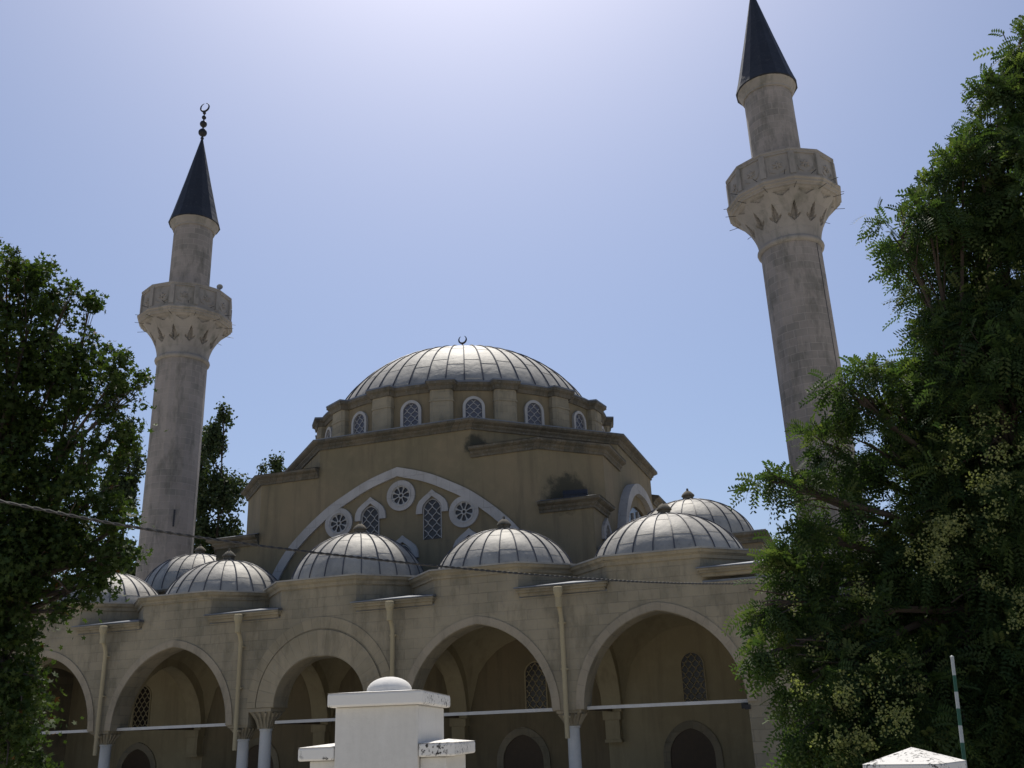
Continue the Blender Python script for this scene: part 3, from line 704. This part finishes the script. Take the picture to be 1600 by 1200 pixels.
bv = o.modifiers.new('bevel', 'BEVEL'); bv.width = .01; bv.segments = 2
pa, pb = px(1488, 1030, 8.2), px(1507, 1190, 8.1)
d = (pb-pa).normalized(); Lp = (pa.z-GZ)/(-d.z); foot = pa+d*Lp
po = thing('striped_pole', 'thin green and white striped pole leaning against the flowering tree', 'pole', tuple(foot))
b = MB(); n = 24
for i in range(n):
    q0, q1 = i/n, (i+1)/n; A = pa-foot
    b.tube([A*q0, A*q1], .019-.007*q0, 8, i % 2)
b.build('pole_shaft', ['green_paint', 'white_paint'], po, smooth=True)
b = MB(); b.lathe([(.012, -.02), (.014, .02), (0, .03)], 8); b.build('pole_tip', 'white_paint', po, tuple(pa-foot))

A = px(0, 783, 12.5); B_ = px(1245, 910, 26.5); nrm = Vector((-(B_-A).y, (B_-A).x, 0)).normalized()
pts = []
for x, y in ((-160, 752), (0, 783), (200, 822), (400, 852), (560, 871), (700, 886), (850, 899), (1000, 909), (1120, 912), (1245, 910), (1330, 905)):
    d = FW*F_PX + RT*(x-800) - UP*(y-600); t = (A-CAM).dot(nrm)/d.dot(nrm); pts.append(CAM+d*t)
fine = []
for i in range(len(pts)-1):
    p0, p1, p2, p3 = pts[max(0, i-1)], pts[i], pts[i+1], pts[min(len(pts)-1, i+2)]
    for k in range(14):
        t = k/14; fine.append(.5*((2*p1)+(p2-p0)*t+(2*p0-5*p1+4*p2-p3)*t*t+(3*p1-p0-3*p2+p3)*t**3))
fine.append(pts[-1]); b = MB(); s0 = 0; c1, c2 = [], []
for i, p in enumerate(fine):
    if i: s0 += (p-fine[i-1]).length
ff = []; s0 = 0
for i in range(len(fine)-1):
    L = (fine[i+1]-fine[i]).length; m_ = max(1, int(L/.05))
    for k in range(m_): ff.append((fine[i].lerp(fine[i+1], k/m_), s0+L*k/m_))
    s0 += L
for ph in (0, PI):
    b.tube([p+Vector((0, math.cos(s*22+ph), math.sin(s*22+ph)))*.011 for p, s in ff], .012, 5)
tag(b.build('overhead_cable', 'cable'), 'twisted grey overhead cable sagging across the front of the portico domes', 'cable')

# ================================================================= trees
def leaf_mesh(name, matname, V, Fn, tone, parent, loc=(0, 0, 0)):
    # V (n,k,3) corners of each leaf face, tone (n,)
    n, k, _ = V.shape; me = bpy.data.meshes.new(name)
    me.vertices.add(n*k); me.vertices.foreach_set('co', (V.reshape(-1, 3)-np.array(loc)).astype(np.float32).ravel())
    me.loops.add(n*k); me.loops.foreach_set('vertex_index', np.arange(n*k, dtype=np.int32))
    me.polygons.add(n); me.polygons.foreach_set('loop_start', np.arange(0, n*k, k, dtype=np.int32))
    me.update(calc_edges=True)
    ca = me.color_attributes.new('tone', 'FLOAT_COLOR', 'CORNER')
    c = np.ones((n*k, 4), np.float32); c[:, 0] = np.repeat(tone, k); ca.data.foreach_set('color', c.ravel())
    me.materials.append(M[matname]); me.validate()
    return link(name, me, parent)
def unit(a): return a/np.linalg.norm(a, axis=-1, keepdims=True)
def clump_points(clumps, dens, hollow=.35, sub=.2, per=70):
    P, D = [], []
    for (c, r) in clumps:
        n = int(dens*r*r); m = max(4, n//per); d = unit(rng.normal(size=(m, 3))); q = rng.uniform(hollow**3, 1, m)**(1/3)*rng.uniform(.8, 1.2, m)
        C = np.array(c)+d*(r*q)[:, None]*np.array([1, 1, .85]); k = rng.integers(0, m, n); sr = sub*min(1.2, max(.5, r))
        o = rng.normal(size=(n, 3))*sr*.55*rng.uniform(.6, 1.3, m)[k][:, None]; o[:, 2] *= .7
        P.append(C[k]+o); D.append(unit(d[k]+o/sr*.8))
    return np.concatenate(P), np.concatenate(D)
def limbs(parent, base, root, clumps, r0, rnd, forks=True):
    b = MB(); top = Vector(base)
    b.tube([Vector((0, 0, 0)), (top-root)*.5+Vector((.1, .05, 0)), top-root], [r0*1.25, r0, r0*.8], 10)
    o = b.build('trunk', 'bark', parent, smooth=True)
    b = MB()
    for (c, r) in clumps:
        c = Vector(c); m1 = top.lerp(c, .5)+Vector((rnd.uniform(-.3, .3), rnd.uniform(-.3, .3), .15*(c-top).length*.5))
        rb = r0*.14*min(1, 2.5/max(.5, (c-top).length))+.012
        b.tube([top-root, top.lerp(m1, .5)-root, m1-root, m1.lerp(c, .6)-root, c-root], [r0*.3, rb*1.3, rb, rb*.7, rb*.35], 6)
        for _ in range(5):
            e = c+Vector((rnd.uniform(-1, 1), rnd.uniform(-1, 1), rnd.uniform(-.7, 1)))*r*.85
            s = m1.lerp(c, rnd.uniform(.4, 1)); mm = s.lerp(e, .5)+Vector((0, 0, .08*r)); b.tube([s-root, mm-root, e-root], [rb*.4, rb*.25, .006], 4)
    b.build('limbs', 'bark', parent, smooth=True)
rnd = random.Random(5)
def mk(clist, scale=1.0):
    out = []
    for x, y, D, r in clist:
        out.append((tuple(px(x, y, D)), r*D/F_PX*1.06*scale))
    return out

# --- flowering tree at the right (pinnate leaves)
RC = [(1610, 70, 11, 40), (1600, 150, 11, 55), (1560, 165, 10.8, 40), (1505, 255, 10.6, 34), (1475, 285, 10.5, 26), (1595, 60, 10.9, 26), (1575, 220, 11, 62), (1620, 300, 11, 100), (1530, 265, 10.6, 45), (1520, 330, 11, 60), (1450, 345, 10.5, 50), (1405, 362, 10.5, 38),
      (1430, 400, 10.8, 40), (1500, 410, 11.3, 75), (1590, 430, 11.5, 105), (1460, 480, 11, 40), (1530, 530, 11.2, 95), (1455, 545, 10.8, 45), (1610, 560, 11, 110),
      (1345, 615, 10.6, 42), (1310, 600, 10.4, 22), (1405, 625, 10.8, 48), (1470, 655, 11.2, 75), (1560, 680, 11, 100), (1350, 690, 10.8, 60), (1430, 735, 11.2, 68), (1520, 780, 11, 90),
      (1290, 700, 10.7, 36), (1240, 762, 10.3, 34), (1205, 752, 10.2, 24), (1290, 780, 10.7, 48), (1250, 835, 10.5, 42), (1310, 870, 11, 58), (1450, 860, 10.8, 72), (1390, 900, 11.2, 62), (1560, 880, 11, 105),
      (1250, 915, 10.6, 48), (1195, 945, 10.2, 28), (1225, 985, 10.4, 40), (1190, 1025, 10.2, 22), (1310, 970, 10.8, 70), (1420, 990, 11, 90), (1540, 1010, 11.3, 110), (1610, 1060, 11, 110),
      (1270, 1050, 10.2, 52), (1340, 1080, 10.5, 80), (1450, 1110, 10.6, 90), (1560, 1150, 11.2, 100), (1270, 1130, 10.1, 45), (1300, 1190, 10.2, 60), (1400, 1200, 10.4, 90), (1500, 1220, 10.9, 90),
      (1720, 300, 11, 130), (1740, 550, 11.5, 150), (1740, 850, 11.5, 150), (1720, 1150, 11.2, 150), (1600, 700, 13.2, 140), (1580, 1000, 13.2, 150), (1500, 600, 12.8, 90), (1450, 1050, 12.6, 120)]
rc = mk(RC); root = px(1640, 1100, 11.6); root.z = GZ; crownbase = Vector((root.x, root.y, 2.6))
tr = thing('flowering_tree', 'large tree with feathery leaves and cream blossom filling the right side, beside the pillar', 'tree', tuple(root))
limbs(tr, crownbase, root, rc, .2, rnd)
def pinnate(clumps, dens):
    P, D = clump_points(clumps, dens, .3, .26, 26); n = len(P)
    ax = unit(D*.75+rng.normal(size=(n, 3))*.55+np.array([0, 0, -.25])); L = rng.uniform(.14, .25, n)
    up = unit(np.cross(ax, rng.normal(size=(n, 3)))); k = 6; V = []; T = []
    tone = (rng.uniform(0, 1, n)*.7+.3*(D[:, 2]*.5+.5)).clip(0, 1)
    side = np.cross(ax, up)
    for j in range(k):
        t = (j+.6)/k
        for s in (-1, 1):
            o = P+ax*(L*t)[:, None]+np.array([0, 0, -.06])*(t*t)
            dirv = unit(side*s+ax*.55+up*.15); ll = (L*.30*(1-.35*abs(t-.45)))[:, None]; wd = ax*(L*.075)[:, None]
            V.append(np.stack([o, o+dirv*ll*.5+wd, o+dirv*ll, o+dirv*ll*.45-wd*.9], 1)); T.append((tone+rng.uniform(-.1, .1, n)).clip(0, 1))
    return np.concatenate(V), np.concatenate(T)
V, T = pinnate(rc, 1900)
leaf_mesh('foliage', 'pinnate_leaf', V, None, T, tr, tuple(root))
# cream blossom panicles on the side of the crown towards the mosque and the light
BC = [(1290, 1130, 9.6, 60), (1340, 1070, 9.6, 60), (1370, 1110, 9.6, 60), (1260, 1090, 9.7, 40), (1320, 1180, 9.6, 55), (1500, 780, 10.0, 70), (1530, 850, 10.0, 60), (1480, 690, 10.1, 45), (1560, 740, 10.0, 50),
      (1440, 860, 10.1, 50), (1370, 920, 10.1, 40), (1490, 900, 10, 50), (1580, 660, 10, 50), (1560, 420, 10.3, 30), (1450, 1060, 10, 40), (1230, 960, 10.0, 20), (1280, 1000, 10, 25), (1580, 930, 10, 50)]
P, D = clump_points(mk(BC), 95, .1, .2, 6); V = []; T = []
for j in range(26):
    off = rng.normal(size=P.shape)*np.array([.035, .035, .05]); c = P+off; s = rng.uniform(.008, .016, len(P))[:, None]
    u = unit(rng.normal(size=P.shape)); v_ = unit(np.cross(u, rng.normal(size=P.shape))); V.append(np.stack([c-u*s, c+v_*s, c+u*s, c-v_*s], 1)); T.append(rng.uniform(0, 1, len(P)))
o = leaf_mesh('blossom', 'blossom', np.concatenate(V), None, np.concatenate(T), tr, tuple(root)); o['kind'] = 'stuff'

# --- maple at the left
LC = [(10, 430, 15, 52), (60, 460, 15, 52), (110, 465, 14.8, 36), (30, 540, 15.2, 80), (110, 540, 15, 48), (140, 480, 14.8, 14), (180, 590, 14.6, 42), (205, 610, 14.6, 22), (130, 620, 15, 55), (60, 620, 15.5, 75), (-20, 600, 15.5, 80),
      (190, 665, 14.8, 34), (150, 700, 15, 50), (20, 710, 15.5, 60), (90, 745, 15.2, 50), (150, 775, 14.8, 48), (30, 800, 15, 75), (110, 850, 14.8, 60), (195, 815, 14.5, 26), (190, 862, 14.4, 32), (160, 880, 14.6, 36), (140, 915, 14.5, 26),
      (110, 925, 14.5, 28), (100, 955, 14.4, 14), (50, 890, 15, 60), (-10, 880, 15, 80), (15, 970, 15, 42), (-30, 1000, 15, 70), (10, 1050, 14.6, 48), (35, 1085, 14.3, 28), (-10, 1120, 14.8, 70), (20, 1170, 14.4, 42), (-60, 700, 16, 110), (-100, 500, 16, 120), (-100, 900, 16, 140), (-110, 1120, 16, 120), (40, 660, 17, 30), (20, 840, 17, 90)]
lc = mk(LC); root = px(-70, 1100, 16.2); root.z = GZ; cb_ = Vector((root.x, root.y, 3.2))
tl = thing('maple_tree', 'dark green maple with broad lobed leaves at the left edge, overlapping the left minaret', 'tree', tuple(root))
limbs(tl, cb_, root, lc, .24, rnd)
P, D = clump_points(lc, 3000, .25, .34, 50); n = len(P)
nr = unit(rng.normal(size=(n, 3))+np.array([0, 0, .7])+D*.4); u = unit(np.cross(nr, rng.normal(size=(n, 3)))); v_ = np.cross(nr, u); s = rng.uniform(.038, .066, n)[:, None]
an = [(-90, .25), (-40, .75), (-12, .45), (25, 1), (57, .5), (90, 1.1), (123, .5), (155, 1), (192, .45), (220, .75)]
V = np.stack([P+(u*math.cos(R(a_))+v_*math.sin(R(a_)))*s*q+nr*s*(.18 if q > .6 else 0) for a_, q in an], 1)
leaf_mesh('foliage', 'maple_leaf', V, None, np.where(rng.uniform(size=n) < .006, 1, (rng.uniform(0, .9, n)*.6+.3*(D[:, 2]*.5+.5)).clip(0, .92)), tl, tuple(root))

# --- poplars behind the mosque
def poplar(x, ytop, D, wpx, label):
    top = px(x, ytop, D); root = Vector((top.x, top.y, GZ)); h = top.z-GZ; w_ = wpx*D/F_PX/2
    t = thing('poplar_tree', label, 'tree', tuple(root), 0, 'poplars behind the mosque')
    b = MB(); b.tube([(0, 0, 0), (.1, 0, h*.5), (0, 0, h*.93)], [.3, .12, .02], 8); b.build('trunk', 'bark', t, smooth=True)
    b = MB(); cl = []
    for i in range(int(h*2.0)):
        q = rnd.uniform(.12, 1)**.9; z = h*(.1+.9*q)-.2; rr = w_*min(1, (1-q)*4.5+.25)*(.75+.25*math.sin(i*2.4)); a_ = rnd.uniform(0, 2*PI)
        c = (root.x+math.cos(a_)*rr*.55, root.y+math.sin(a_)*rr*.55, GZ+z); cl.append((c, max(.35, rr*.55)))
        b.tube([(0, 0, z-1.2), (math.cos(a_)*rr*.4, math.sin(a_)*rr*.4, z-.5), (math.cos(a_)*rr*.7, math.sin(a_)*rr*.7, z+.5)], [.05, .03, .01], 4)
    b.build('limbs', 'bark', t, smooth=True)
    P, D_ = clump_points(cl, 1100, .1, .45, 40); n = len(P); P[:, 2] += rng.normal(size=n)*.3
    nr = unit(rng.normal(size=(n, 3))); u = unit(np.cross(nr, rng.normal(size=(n, 3)))); v_ = np.cross(nr, u); s = rng.uniform(.07, .13, n)[:, None]
    V = np.stack([P-u*s, P+v_*s*.8, P+u*s, P-v_*s*.8], 1); leaf_mesh('foliage', 'poplar_leaf', V, None, rng.uniform(0, 1, n), t, tuple(root))
poplar(352, 640, 60, 84, 'tallest poplar in the gap between the left minaret and the hall')
poplar(321, 652, 62, 34, 'narrow poplar touching the right edge of the left minaret')
poplar(208, 670, 58, 74, 'poplar behind the maple, left of the left minaret')
poplar(432, 710, 66, 34, 'poplar tip above the hall shoulder, right of the smaller tip')
poplar(411, 722, 68, 18, 'smallest poplar tip just above the left end of the hall cornice')
